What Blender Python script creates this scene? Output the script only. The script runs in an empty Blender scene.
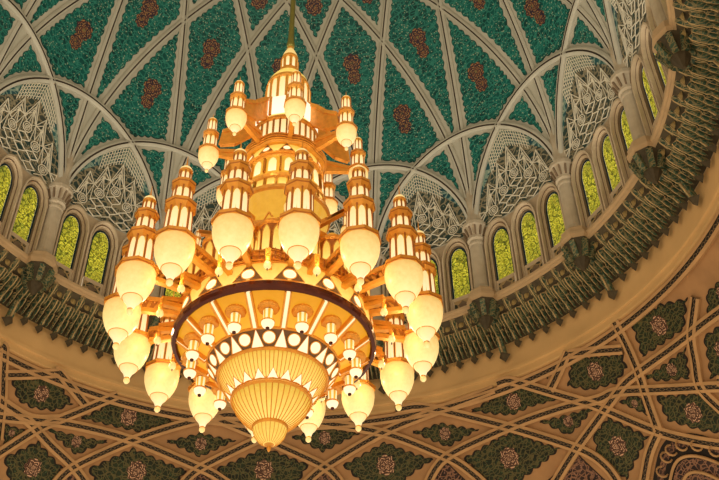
import bpy, math, random
from mathutils import Vector, Matrix
random.seed(7)
PI = math.pi; TAU = 2*PI
S = 10.0; ZB = 1.7            # one unit = the drum's inner radius (10 m); the camera stands at eye height
A0 = 0.739695                 # azimuth of the column nearest the middle of the far wall
BAY = PI/8                    # sixteen bays
RHO, ZC = 1.4, 2.2            # dome profile: arc of radius 1.4 springing at 2.2
scene = bpy.context.scene
col = scene.collection

# ------------------------------------------------------------------ space
def W(r, az, z):
    return Vector((S*r*math.sin(az), S*r*math.cos(az), S*z+ZB))
def az_of(i): return A0 + i*BAY
def dome_z(r): return ZC + math.sqrt(max(RHO**2-(r+RHO-1)**2, 0))
def dome_r(z): return 1.0 if z <= ZC else math.sqrt(max(RHO**2-(z-ZC)**2, 0))-(RHO-1)

# ------------------------------------------------------------------ mesh helper
class MB:
    def __init__(s): s.v=[]; s.f=[]; s.m=[]; s.uv={}; s.mats=[]; s.cur=0; s.smooth=False; s.sm=[]
    def mat(s, m):
        if m not in s.mats: s.mats.append(m)
        s.cur=s.mats.index(m); return s
    def vert(s, p): s.v.append(tuple(p)); return len(s.v)-1
    def face(s, idx, uv=None):
        s.f.append(tuple(idx)); s.m.append(s.cur); s.sm.append(s.smooth)
        if uv: s.uv[len(s.f)-1]=uv
    def quad(s, a, b, c, d, uv=None):
        i=[s.vert(x) for x in (a,b,c,d)]; s.face(i, uv)
    def box(s, c, sx, sy, sz, M=None):
        pts=[Vector((x*sx/2,y*sy/2,z*sz/2)) for x in (-1,1) for y in (-1,1) for z in (-1,1)]
        if M: pts=[M@p for p in pts]
        i=[s.vert(Vector(c)+p) for p in pts]
        for q in ((0,1,3,2),(4,6,7,5),(0,4,5,1),(2,3,7,6),(0,2,6,4),(1,5,7,3)): s.face([i[k] for k in q])
    def bar(s, a, b, w, h, up=Vector((0,0,1))):
        a=Vector(a); b=Vector(b); d=b-a
        if d.length<1e-7: return
        t=d.normalized(); x=t.cross(up)
        if x.length<1e-5: x=t.cross(Vector((1,0,0)))
        x.normalize(); y=x.cross(t)
        i=[]
        for p in (a,b):
            for sx,sy in ((-1,-1),(1,-1),(1,1),(-1,1)): i.append(s.vert(p+x*sx*w/2+y*sy*h/2))
        for k in range(4): s.face((i[k],i[(k+1)%4],i[4+(k+1)%4],i[4+k]))
        s.face(i[3::-1]); s.face(i[4:])
    def tube(s, pts, rad, n=8, closed=False):
        pts=[Vector(p) for p in pts]; rings=[]
        for k,p in enumerate(pts):
            a=pts[k-1] if (k or closed) else pts[0]; b=pts[(k+1)%len(pts)] if (k<len(pts)-1 or closed) else pts[-1]
            t=(b-a).normalized(); x=t.cross(Vector((0,0,1)))
            if x.length<1e-4: x=Vector((1,0,0))
            x.normalize(); y=x.cross(t); r=rad if not hasattr(rad,'__len__') else rad[k]
            rings.append([s.vert(p+x*r*math.cos(TAU*j/n)+y*r*math.sin(TAU*j/n)) for j in range(n)])
        m=len(rings)
        for k in range(m if closed else m-1):
            A,B=rings[k],rings[(k+1)%m]
            for j in range(n): s.face((A[j],A[(j+1)%n],B[(j+1)%n],B[j]))
        if not closed: s.face(rings[0][::-1]); s.face(rings[-1])
    def lathe(s, prof, n, ph=0.0, mats=None, altern=None, lobe=None, cap=True):
        """prof: (r,z) metres about local z. mats: material per band; altern: material index by segment"""
        rings=[]
        L=len(prof)
        for k,(r,z) in enumerate(prof):
            row=[]
            for j in range(n):
                a=ph+TAU*j/n; rr=r*(lobe(a,k) if lobe else 1)
                row.append(s.vert((rr*math.sin(a), rr*math.cos(a), z)))
            rings.append(row)
        for k in range(L-1):
            if mats: s.mat(mats[k])
            for j in range(n):
                if altern and mats and mats[k] in altern: s.mat(altern[mats[k]][j%len(altern[mats[k]])])
                j2=(j+1)%n
                s.face((rings[k][j],rings[k][j2],rings[k+1][j2],rings[k+1][j]),
                       [(j/n,k/(L-1)),((j+1)/n,k/(L-1)),((j+1)/n,(k+1)/(L-1)),(j/n,(k+1)/(L-1))])
                if altern and mats and mats[k] in altern: s.mat(mats[k])
        if cap:
            if mats: s.mat(mats[0])
            s.face(rings[0][::-1])
            if mats: s.mat(mats[-1])
            s.face(rings[-1])
    def build(s, name, parent=None, loc=None, rz=0.0):
        me=bpy.data.meshes.new(name); me.from_pydata(s.v,[],s.f)
        for m in s.mats: me.materials.append(m)
        me.polygons.foreach_set('material_index', s.m)
        me.polygons.foreach_set('use_smooth', s.sm)
        if s.uv:
            l=me.uv_layers.new(name='UVMap')
            for fi,uv in s.uv.items():
                p=me.polygons[fi]
                for k,li in enumerate(p.loop_indices): l.data[li].uv=uv[k]
        me.update()
        o=bpy.data.objects.new(name, me); col.objects.link(o)
        if parent: o.parent=parent
        if loc is not None: o.location=loc
        o.rotation_euler.z=rz
        return o
def empty(name, loc, rz=0.0, parent=None):
    o=bpy.data.objects.new(name,None); col.objects.link(o); o.location=loc; o.rotation_euler.z=rz
    o.empty_display_size=.2
    if parent: o.parent=parent
    return o
def tag(o, label=None, cat=None, group=None, kind=None):
    for k,v in (('label',label),('category',cat),('group',group),('kind',kind)):
        if v: o[k]=v
    return o
def copy_tree(o, parent=None):
    c=o.copy(); col.objects.link(c)
    if parent is not None: c.parent=parent
    for ch in list(o.children): copy_tree(ch,c)
    return c

# ------------------------------------------------------------------ materials
class N:
    def __init__(s,name):
        s.m=bpy.data.materials.new(name); s.m.use_nodes=True; s.t=s.m.node_tree; s.t.nodes.clear()
        s.out=s.t.nodes.new('ShaderNodeOutputMaterial')
    def n(s,typ,**k):
        x=s.t.nodes.new(typ)
        for a,b in k.items():
            if a.startswith('i_'): x.inputs[a[2:].replace('_',' ')].default_value=b
            else: setattr(x,a,b)
        return x
    def l(s,a,b): s.t.links.new(a,b)
    def math(s,op,a,b=None,c=None):
        x=s.t.nodes.new('ShaderNodeMath'); x.operation=op
        for k,v in enumerate((a,b,c)):
            if v is None: continue
            if isinstance(v,(int,float)): x.inputs[k].default_value=v
            else: s.l(v,x.inputs[k])
        return x.outputs[0]
    def mix(s,f,a,b):
        x=s.t.nodes.new('ShaderNodeMix'); x.data_type='RGBA'
        for k,v in ((0,f),(6,a),(7,b)):
            if isinstance(v,(int,float)): x.inputs[k].default_value=v
            elif isinstance(v,tuple): x.inputs[k].default_value=(*v,1) if len(v)==3 else v
            else: s.l(v,x.inputs[k])
        return x.outputs[2]
    def ramp(s,f,stops,interp='LINEAR'):
        x=s.t.nodes.new('ShaderNodeValToRGB'); x.color_ramp.interpolation=interp
        e=x.color_ramp.elements
        while len(e)<len(stops): e.new(.5)
        for k,(p,c) in enumerate(stops): e[k].position=p; e[k].color=(*c,1)
        s.l(f,x.inputs[0]); return x.outputs[0]
    def pbr(s,colr,rough=.6,metal=0.0,em=None,es=0.0,spec=.3,bump=None,bs=.3,bd=.02):
        b=s.n('ShaderNodeBsdfPrincipled')
        if isinstance(colr,tuple): b.inputs['Base Color'].default_value=(*colr,1)
        else: s.l(colr,b.inputs['Base Color'])
        b.inputs['Roughness'].default_value=rough; b.inputs['Metallic'].default_value=metal
        b.inputs['Specular IOR Level'].default_value=spec
        if em is not None:
            if isinstance(em,tuple): b.inputs['Emission Color'].default_value=(*em,1)
            else: s.l(em,b.inputs['Emission Color'])
            if isinstance(es,(int,float)): b.inputs['Emission Strength'].default_value=es
            else: s.l(es,b.inputs['Emission Strength'])
        if bump is not None:
            q=s.n('ShaderNodeBump'); q.inputs['Strength'].default_value=bs; q.inputs['Distance'].default_value=bd
            s.l(bump,q.inputs['Height']); s.l(q.outputs[0],b.inputs['Normal'])
        s.l(b.outputs[0],s.out.inputs[0]); return s.m
    def obj(s): return s.n('ShaderNodeTexCoord').outputs['Object']
    def noise(s,scale,detail=3,vec=None,rough=.5):
        x=s.n('ShaderNodeTexNoise'); x.inputs['Scale'].default_value=scale; x.inputs['Detail'].default_value=detail
        x.inputs['Roughness'].default_value=rough
        s.l(vec if vec is not None else s.obj(),x.inputs['Vector']); return x
    def voro(s,scale,feature='F1',vec=None,rnd=1.0):
        x=s.n('ShaderNodeTexVoronoi'); x.feature=feature; x.inputs['Scale'].default_value=scale; x.inputs['Randomness'].default_value=rnd
        s.l(vec if vec is not None else s.obj(),x.inputs['Vector']); return x
    def warp(s,scale,amt):
        nz=s.noise(scale,2); o=s.obj()
        a=s.n('ShaderNodeVectorMath',operation='SUBTRACT'); s.l(nz.outputs['Color'],a.inputs[0]); a.inputs[1].default_value=(.5,.5,.5)
        b=s.n('ShaderNodeVectorMath',operation='SCALE'); s.l(a.outputs[0],b.inputs[0]); b.inputs['Scale'].default_value=amt
        c=s.n('ShaderNodeVectorMath',operation='ADD'); s.l(o,c.inputs[0]); s.l(b.outputs[0],c.inputs[1]); return c.outputs[0]

def stone(name,c,var=.12,rough=.7,scale=3.0):
    n=N(name); a=n.noise(scale,4)
    d=tuple(x*(1-var) for x in c); b=tuple(min(1,x*(1+var)) for x in c)
    return n.pbr(n.ramp(a.outputs['Fac'],[(.3,d),(.7,b)]),rough,bump=a.outputs['Fac'],bs=.15,bd=.03)
def arabesque(name,dark,mid,light,pale,scale,lw=.06,pale_scale=1.7):
    """scrollwork mosaic: warped cells with light outlines and small pale flecks"""
    n=N(name); w=n.warp(scale*.55,.9/scale)
    e=n.voro(scale,'DISTANCE_TO_EDGE',w); f=n.voro(scale*pale_scale,'F1',w)
    g=n.noise(scale*.35,2)
    base=n.ramp(g.outputs['Fac'],[(.35,dark),(.65,mid)])
    line=n.math('LESS_THAN',e.outputs['Distance'],lw)
    c1=n.mix(line,base,light)
    wv=n.n('ShaderNodeTexWave',wave_type='RINGS'); n.l(w,wv.inputs['Vector']); wv.inputs['Scale'].default_value=scale*.35; wv.inputs['Distortion'].default_value=9.0
    wl=n.math('GREATER_THAN',wv.outputs['Fac'],.9)
    c2=n.mix(n.math('MULTIPLY',wl,.8),c1,light)
    fl=n.math('LESS_THAN',f.outputs['Distance'],.23)
    c3=n.mix(n.math('MULTIPLY',fl,.75),c2,pale)
    return n.pbr(c3,.5,spec=.25)
def rosette(name,dark,ring,core,pale,petals):
    """flower medallion drawn in polar coordinates of the UV map"""
    n=N(name); tc=n.n('ShaderNodeTexCoord').outputs['UV']
    s=n.n('ShaderNodeSeparateXYZ'); n.l(tc,s.inputs[0])
    r=n.math('SQRT',n.math('ADD',n.math('MULTIPLY',s.outputs[0],s.outputs[0]),n.math('MULTIPLY',s.outputs[1],s.outputs[1])))
    a=n.math('ARCTAN2',s.outputs[0],s.outputs[1])
    pet=n.math('MULTIPLY',n.math('COSINE',n.math('MULTIPLY',a,petals)),.14)
    q=n.math('ADD',r,pet)
    wav=n.math('SINE',n.math('MULTIPLY',q,21.0))
    c=n.ramp(r,[(0,core),(.25,ring),(.62,dark),(.9,ring),(1,dark)])
    line=n.math('GREATER_THAN',wav,.45)
    v=n.voro(6.5,'DISTANCE_TO_EDGE',n.warp(5,.1))
    c2=n.mix(line,c,pale)
    c3=n.mix(n.math('LESS_THAN',v.outputs['Distance'],.07),c2,dark)
    return n.pbr(c3,.55)

M={}
M['dome']=stone('pale_dome_plaster',(.41,.385,.295),.10,scale=1.2)
M['rib']=stone('pale_rib_plaster',(.44,.41,.315),.08,scale=2)
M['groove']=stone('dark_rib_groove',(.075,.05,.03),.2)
M['tile']=arabesque('turquoise_mosaic',(.002,.04,.034),(.004,.105,.082),(.028,.19,.14),(.36,.42,.27),5.2,.055,1.9)
M['tile_edge']=stone('deep_green_mosaic_border',(.004,.05,.04),.3,scale=6)
M['ros']=rosette('crimson_medallion',(.03,.018,.03),(.13,.03,.02),(.10,.15,.05),(.36,.20,.07),8)
M['lat_back']=arabesque('lattice_ground',(.012,.04,.036),(.05,.055,.04),(.24,.2,.12),(.3,.27,.18),3.4,.07)
M['lat_teal']=arabesque('lattice_teal_band',(.01,.055,.07),(.02,.1,.1),(.2,.28,.22),(.4,.42,.3),3.0,.1)
M['lat']=stone('cream_lattice',(.66,.60,.45),.06)
M['wall']=stone('drum_stone',(.40,.30,.185),.14,scale=2)
M['frame']=stone('window_moulding',(.46,.355,.225),.1,scale=3)
M['frame_dk']=stone('window_inner_moulding',(.17,.115,.065),.15,scale=4)
M['col']=stone('column_stone',(.41,.335,.225),.12,scale=2.5)
M['sillp']=arabesque('carved_sill_panel',(.02,.02,.012),(.05,.055,.03),(.35,.24,.11),(.3,.22,.1),4.2,.1)
def stained():
    n=N('stained_glass'); w=n.warp(5,.22)
    v=n.voro(6.5,'F1',w); e=n.voro(6.5,'DISTANCE_TO_EDGE',w); g=n.noise(1.6,4)
    c=n.ramp(n.math('FRACT',n.math('ADD',n.math('MULTIPLY',v.outputs['Distance'],2.2),g.outputs['Fac'])),
             [(0,(.07,.10,.006)),(.25,(.36,.32,.012)),(.55,(.85,.66,.05)),(.8,(.26,.32,.02)),(1,(.60,.36,.012))])
    h=n.noise(.9,3)
    c=n.mix(n.ramp(h.outputs['Fac'],[(.42,(0,0,0)),(.62,(.85,.85,.85))]),c,n.ramp(v.outputs['Distance'],[(.1,(.75,.50,.04)),(.45,(.05,.09,.012))]))
    c=n.mix(n.math('LESS_THAN',e.outputs['Distance'],.045),c,(.06,.06,.005))
    return n.pbr((.02,.02,.01),.25,em=c,es=1.0)
M['glass_win']=stained()
M['win_border']=stone('teal_glass_border',(.004,.022,.026),.3)
M['mq']=arabesque('muqarnas_painted_green',(.014,.036,.024),(.05,.10,.06),(.22,.18,.085),(.2,.24,.14),7,.06)
M['mq_edge']=stone('muqarnas_gilt_arris',(.42,.30,.14),.25,scale=6)
M['mq_gold']=stone('muqarnas_gilt_boss',(.24,.17,.06),.4,scale=9)
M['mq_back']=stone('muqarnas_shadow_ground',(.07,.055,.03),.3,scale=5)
M['sill']=stone('sill_moulding',(.47,.33,.18),.1,scale=2)
M['band']=stone('ochre_band_stone',(.64,.41,.175),.10,scale=.8)
M['low']=stone('lower_vault_stone',(.37,.205,.09),.14,scale=1.4)
M['low_rib']=stone('lower_vault_rib',(.46,.27,.12),.12,scale=2)
def chain():
    n=N('chain_pattern_inlay'); tc=n.n('ShaderNodeTexCoord').outputs['UV']; s=n.n('ShaderNodeSeparateXYZ'); n.l(tc,s.inputs[0])
    a=n.math('ABSOLUTE',n.math('SUBTRACT',n.math('FRACT',n.math('MULTIPLY',s.outputs[0],4.2)),.5))
    b=n.math('ABSOLUTE',n.math('SUBTRACT',s.outputs[1],.5))
    d=n.math('ABSOLUTE',n.math('SUBTRACT',n.math('ADD',a,b),.42))
    c=n.mix(n.math('LESS_THAN',d,.07),(.014,.010,.007),(.20,.13,.065))
    return n.pbr(c,.6)
M['chain']=chain()
M['flor']=arabesque('floral_carving',(.005,.009,.004),(.016,.028,.010),(.10,.085,.03),(.06,.11,.05),7.0,.06,1.9)
M['flor_edge']=stone('dark_panel_outline',(.012,.008,.006),.2)
M['flor_ros']=rosette('pale_flower_medallion',(.07,.03,.018),(.12,.06,.035),(.2,.1,.06),(.62,.38,.24),6)
M['scale']=arabesque('dark_muqarnas_scales',(.012,.006,.006),(.05,.025,.02),(.24,.12,.07),(.3,.16,.12),6,.06)
# chandelier
def glassm(name,c0,c1,s0,s1,crack=9.0,dif=(.42,.27,.09)):
    n=N(name); tc=n.n('ShaderNodeTexCoord').outputs['UV']; s=n.n('ShaderNodeSeparateXYZ'); n.l(tc,s.inputs[0])
    nz=n.noise(crack,4,rough=.65)
    v=n.math('ADD',s.outputs[1],n.math('MULTIPLY',n.math('SUBTRACT',nz.outputs['Fac'],.5),.7))
    c=n.ramp(v,[(0,c0),(1,c1)])
    st=n.math('ADD',n.math('MULTIPLY',v,s1-s0),s0)
    return n.pbr(dif,.3,em=c,es=st,spec=.2)
M['bowl']=glassm('frosted_bowl_glass',(1,.80,.36),(1,.64,.17),1.0,.6)
M['lant']=glassm('lantern_pane_glass',(1,.86,.52),(1,.72,.30),.98,.85,5)
M['warm']=glassm('amber_glass',(1,.60,.07),(1,.46,.03),.86,.52,6,dif=(.26,.11,.008))
M['soffit']=glassm('amber_soffit_glass',(1,.50,.04),(1,.42,.02),.85,.66,6,dif=(.26,.10,.006))
M['pleat']=glassm('ribbed_glass',(1,.76,.20),(1,.62,.085),1.02,.68,8,dif=(.26,.15,.015))
M['white']=glassm('white_lit_glass',(1,.93,.74),(1,.9,.68),1.15,1.05,3)
M['disc']=glassm('round_lit_pane',(1,.90,.60),(1,.88,.56),1.08,1.0,2)
def metal(name,c,rough,metal,scale=8):
    n=N(name); a=n.noise(scale,3)
    return n.pbr(n.ramp(a.outputs['Fac'],[(.3,tuple(x*.8 for x in c)),(.7,c)]),rough,metal,spec=.5)
M['gold']=metal('gilded_metal',(.92,.40,.05),.38,.35)
M['gold_dk']=metal('red_gilt_lattice',(.55,.18,.022),.45,.3)
M['frieze']=metal('dark_frieze_ground',(.20,.10,.035),.5,.1)
M['bronze']=metal('dark_red_bronze',(.10,.022,.012),.18,.6)
M['rod']=metal('olive_brass_rod',(.30,.26,.05),.4,.6)

# ------------------------------------------------------------------ ceiling: dome, ribs, mosaic panels
ceil=MB().mat(M['dome']); ceil.smooth=True
NS=160; zs=[2.2,2.22,2.24,2.255]; rs=[dome_r(z) for z in zs]
for k in range(1,41):
    zz=ZC+RHO*math.sin(.06+k/40*(math.acos((RHO-1)/RHO)-.06)); zs.append(zz); rs.append(max(dome_r(zz),0.0005))
rows=[[ceil.vert(W(r,TAU*j/NS,z)) for j in range(NS)] for r,z in zip(rs,zs)]
for a,b in zip(rows[2:-1],rows[3:]):
    for j in range(NS): ceil.face((a[j],a[(j+1)%NS],b[(j+1)%NS],b[j]))
ceiling=ceil.build('ceiling')
tag(ceiling,'pale plaster dome with interlaced ribs and turquoise mosaic fields above the chandelier','ceiling',kind='structure')

def dome_normal(az,z):       # inward
    ph=math.asin(max(-1,min(1,(z-ZC)/RHO))) if z>ZC else 0
    return Vector((-math.cos(ph)*math.sin(az),-math.cos(ph)*math.cos(az),-math.sin(ph)))
def sweep(mb,pts,nrm,prof,mats,closed=False,uvlen=False):
    """prof: (side, height) in metres; mats per segment of the profile"""
    n=len(pts); rows=[]; L=0; Ls=[]
    for k in range(n):
        a=pts[k-1] if (k or closed) else pts[0]; b=pts[(k+1)%n] if (k<n-1 or closed) else pts[-1]
        t=(b-a).normalized(); s=t.cross(nrm[k]).normalized()
        rows.append([mb.vert(pts[k]+s*x+nrm[k]*h) for x,h in prof])
        if k: L+=(pts[k]-pts[k-1]).length
        Ls.append(L)
    for k in range(n if closed else n-1):
        A,B=rows[k],rows[(k+1)%n]; l0=Ls[k]; l1=Ls[k+1] if k<n-1 else Ls[k]+(pts[0]-pts[k]).length
        for j in range(len(prof)-1):
            mb.mat(mats[j]); mb.face((A[j],A[j+1],B[j+1],B[j]),[(l0,0),(l0,1),(l1,1),(l1,0)] if uvlen else None)
def plan_pts(i0,i1,n=90):
    a,b=az_of(i0),az_of(i1)
    A=Vector((math.sin(a),math.cos(a))); B=Vector((math.sin(b),math.cos(b)))
    pts=[];nr=[]
    for k in range(n+1):
        t=k/n; t=.5-.5*math.cos(PI*t)
        q=A.lerp(B,t); r=min(q.length,.9999); az=math.atan2(q.x,q.y); z=dome_z(r)
        pts.append(W(r,az,z)); nr.append(dome_normal(az,z))
    return pts,nr
def vis(az):      # azimuth that the far half of the room covers
    d=(az-.1+PI)%TAU-PI
    return abs(d)<math.radians(118)
RW=.125
rp=[(-RW,-.01),(-RW,.03),(-RW*.62,.07),(-.026,.085),(-.026,.03),(.026,.03),(.026,.085),(RW*.62,.07),(RW,.03),(RW,-.01)]
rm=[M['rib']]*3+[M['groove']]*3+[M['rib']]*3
for i in range(16):
    mid=az_of(i+3)
    pts,nr=plan_pts(i,i+6)
    keep=[k for k,p in enumerate(pts) if vis(math.atan2(p.x,p.y))]
    if len(keep)<12: continue
    k0,k1=keep[0],keep[-1]
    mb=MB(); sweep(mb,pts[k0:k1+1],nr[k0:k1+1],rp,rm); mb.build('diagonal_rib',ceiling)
rp2=[(-RW*1.1,-.01),(-RW*1.1,.10),(-RW*.7,.15),(-.03,.165),(-.03,.10),(.03,.10),(.03,.165),(RW*.7,.15),(RW*1.1,.10),(RW*1.1,-.01)]
for i in range(16):
    if not vis(az_of(i)): continue
    pts,nr=plan_pts(i-1,i+1,48)
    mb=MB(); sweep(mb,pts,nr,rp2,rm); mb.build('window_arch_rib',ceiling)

# cells between the ribs: cut the round plan by the plan lines of the ribs
NP=256
cells=[[(math.sin(A0+TAU*k/NP),math.cos(A0+TAU*k/NP)) for k in range(NP)]]
lines=[]
for i in range(16):
    for d in (2,6):
        a,b=az_of(i),az_of(i+d)
        lines.append(((math.sin(a),math.cos(a)),(math.sin(b),math.cos(b))))
def split(poly,L):
    (ax,ay),(bx,by)=L; nx,ny=-(by-ay),bx-ax
    l=math.hypot(nx,ny); nx/=l; ny/=l
    d=[(p[0]-ax)*nx+(p[1]-ay)*ny for p in poly]
    if min(d)>-1e-4 or max(d)<1e-4: return [poly]
    P,Q=[],[]
    for k in range(len(poly)):
        p,q=poly[k],poly[(k+1)%len(poly)]; dp,dq=d[k],d[(k+1)%len(poly)]
        if dp>=0: P.append(p)
        if dp<=0: Q.append(p)
        if dp*dq<0:
            t=dp/(dp-dq); x=(p[0]+(q[0]-p[0])*t,p[1]+(q[1]-p[1])*t); P.append(x); Q.append(x)
    return [P,Q]
for L in lines:
    cells=[c for poly in cells for c in split(poly,L)]
def area(p): return .5*sum(p[k-1][0]*p[k][1]-p[k][0]*p[k-1][1] for k in range(len(p)))
def cent(p):
    A=area(p); cx=cy=0
    for k in range(len(p)):
        x0,y0=p[k-1]; x1,y1=p[k]; c=x0*y1-x1*y0; cx+=(x0+x1)*c; cy+=(y0+y1)*c
    return cx/6/A,cy/6/A
def resample(p,step):
    out=[]
    for k in range(len(p)):
        a,b=p[k],p[(k+1)%len(p)]; d=math.hypot(b[0]-a[0],b[1]-a[1]); n=max(1,int(d/step+.5))
        for j in range(n): out.append((a[0]+(b[0]-a[0])*j/n,a[1]+(b[1]-a[1])*j/n))
    return out
def inset(p,d):
    """offset every point of a dense loop inwards by d (callable on arclength index)"""
    n=len(p); sg=1 if area(p)>0 else -1; out=[]
    for k in range(n):
        a=p[(k-2)%n]; b=p[(k+2)%n]; tx,ty=b[0]-a[0],b[1]-a[1]; l=math.hypot(tx,ty) or 1
        dd=d(k) if callable(d) else d
        out.append((p[k][0]-ty/l*sg*dd,p[k][1]+tx/l*sg*dd))
    return out
def clean_inset(corn,w):
    """inset of a roughly convex dense loop: keep points at least w from the loop"""
    P=inset(corn,w); out=[]
    for q in P:
        inside=False
        for k in range(len(corn)):
            (x0,y0),(x1,y1)=corn[k-1],corn[k]
            if (y0>q[1])!=(y1>q[1]) and q[0]<x0+(q[1]-y0)*(x1-x0)/(y1-y0): inside=not inside
        if not inside: continue
        m=min((q[0]-c[0])**2+(q[1]-c[1])**2 for c in corn)
        if m>=(w*.93)**2: out.append(q)
    return out
def scallop(loop,step,lobe,amp):
    """walk round the loop and press lobes into it"""
    P=resample(loop,step); n=len(P)
    tot=n*step; k_l=max(6,int(round(tot/lobe)))
    return inset(P,lambda k: amp*(1-abs(math.sin(PI*k_l*k/n))) )
def panel(name,loop,to3d,nrm,parent,mats,lift,lobe,amp,border,ros,step=None):
    """scalloped panel with dark border ring, a lifted skirt and medallions"""
    body,edge,rosm=mats
    step=step or lobe/7
    if len(loop)<8: return None
    sc=scallop(loop,step,lobe,amp)
    if abs(area(sc))<1e-9: return None
    cx,cy=cent(sc)
    mb=MB()
    def at(p,h): q=to3d(*p); return q+nrm(*p)*h
    n=len(sc)
    rings=[[mb.vert(at(p,-.005)) for p in sc],[mb.vert(at(p,lift)) for p in sc]]
    mats_=[edge]
    avg=sum(math.hypot(p[0]-cx,p[1]-cy) for p in sc)/n
    fr=[1-border/avg,.72,.45,.2]
    for f in fr:
        rings.append([mb.vert(at((cx+(p[0]-cx)*f,cy+(p[1]-cy)*f),lift)) for p in sc])
    c=mb.vert(at((cx,cy),lift))
    for k in range(len(rings)-1):
        mb.mat(edge if k<2 else body)
        for j in range(n):
            mb.face((rings[k][j],rings[k][(j+1)%n],rings[k+1][(j+1)%n],rings[k+1][j]))
    mb.mat(body)
    for j in range(n): mb.face((rings[-1][j],rings[-1][(j+1)%n],c))
    # medallions
    mb.mat(rosm)
    for (rx,ry,rr,asp) in ros:
        m=40; lv=[]
        for f in (1.0,.66,.33):
            row=[]
            for j in range(m):
                a=TAU*j/m; k=rr*f*(1+.10*math.cos(8*a)*f)
                row.append((mb.vert(at((rx+k*math.cos(a),ry+k*asp*math.sin(a)),lift+.012)),(f*math.cos(a),f*math.sin(a))))
            lv.append(row)
        cc=mb.vert(at((rx,ry),lift+.012))
        for q in range(2):
            for j in range(m):
                A,B,C_,D=lv[q][j],lv[q][(j+1)%m],lv[q+1][(j+1)%m],lv[q+1][j]
                mb.face((A[0],B[0],C_[0],D[0]),[A[1],B[1],C_[1],D[1]])
        for j in range(m):
            A,B=lv[2][j],lv[2][(j+1)%m]; mb.face((A[0],B[0],cc),[A[1],B[1],(0,0)])
    return mb.build(name,parent)
KA=math.acos((RHO-1)/RHO)
NPAN=0
for poly in cells:
    if sum(math.hypot(*p)>.9985 for p in poly)>3: continue
    cx,cy=cent(poly); r0=math.hypot(cx,cy)
    if r0<.3: continue
    az0=math.atan2(cx,cy)
    if not vis(az0): continue
    # flatten: across = azimuth * radius, up = arc length along the dome
    dense=resample(poly,.006)
    def flat(p):
        r=math.hypot(*p); a=math.atan2(p[0],p[1]); da=(a-az0+PI)%TAU-PI
        return (da*r0, RHO*math.asin(min(1,(dome_z(r)-ZC)/RHO)))
    loop=resample([flat(p) for p in dense],.006)
    ins=clean_inset(loop,.0225)
    if len(ins)<10 or abs(area(ins))<.0007: continue
    def to3(u,v):
        z=ZC+RHO*math.sin(v/RHO); return W(max(dome_r(z),.01),az0+u/r0,z)
    def nm(u,v):
        z=ZC+RHO*math.sin(v/RHO); return dome_normal(az0+u/r0,z)
    A=abs(area(ins)); ccx,ccy=cent(ins)
    vs=[q[1] for q in ins]; us=[q[0] for q in ins]; H=max(vs)-min(vs); Wd=max(us)-min(us)
    ros=[]
    rr=min(.036,.225*math.sqrt(A))
    if A>(.0045 if r0<.6 else .0095):
        if H>1.7*Wd*.9 and A>.007: ros=[(ccx,ccy+rr*.8,rr,1),(ccx,ccy-rr*.75,rr*.68,1.25)]
        else: ros=[(ccx,ccy,rr*1.1,1.1)]
    o=panel('mosaic_panel',ins,to3,nm,ceiling,(M['tile'],M['tile_edge'],M['ros']),.02,.030,.0075,.0035,ros)
    if o: NPAN+=1
print('mosaic panels',NPAN)

# ------------------------------------------------------------------ drum: windows, lattices, columns
BAYS=list(range(-6,5))
WZ0=1.945; ZSPR=2.165; ZTOP=2.222
def arch(cx,hw,z0,zsp,rise,n=14):
    """outline from bottom left over a slightly pointed arch to bottom right: (azimuth, z)"""
    out=[(cx-hw,z0),(cx-hw,(z0+zsp)/2)]
    for k in range(n+1):
        t=-1+2*k/n; x=cx+hw*t
        y=zsp+rise*(1-abs(t)**2.1)**.62
        out.append((x,y))
    out+=[(cx+hw,(z0+zsp)/2),(cx+hw,z0)]
    return out
def band(mb,A,RA,B,RB):
    for k in range(len(A)-1):
        mb.quad(W(RA,*A[k]),W(RA,*A[k+1]),W(RB,*B[k+1]),W(RB,*B[k]))
wd=MB()
wall=None
wn=0
HW=.135*BAY
WINPOS=(.213,.5,.787)
window_specs=[]
for b in BAYS:
    for wp in WINPOS:
        cx=az_of(b+wp); h=.1435*BAY
        out=arch(cx,HW,1.93,ZSPR,.083)
        # wall face around the opening
        rect=[]
        for (x,z) in out:
            t=(x-cx)/HW
            rect.append((cx+h*max(-1,min(1,t)) if z<ZSPR+.001 else cx+h*t, z if z<ZSPR-.01 else (2.262 if z>ZSPR+.0001 else 2.262)))
        wd.mat(M['wall']); band(wd,rect,1.0,out,1.0)
        window_specs.append((b,wp,cx,out))
    for e in (0.0,1.0):
        a=az_of(b+e); s_=.071*BAY
        x0,x1=(a,a+s_) if e==0 else (a-s_,a)
        wd.mat(M['wall']); wd.quad(W(1.0,x0,1.93),W(1.0,x1,1.93),W(1.0,x1,2.262),W(1.0,x0,2.262))
wall=wd.build('wall_drum')
tag(wall,'brown stone drum wall holding the ring of arched yellow windows','wall',kind='structure')
place={0:'left',1:'middle',2:'right'}
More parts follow.
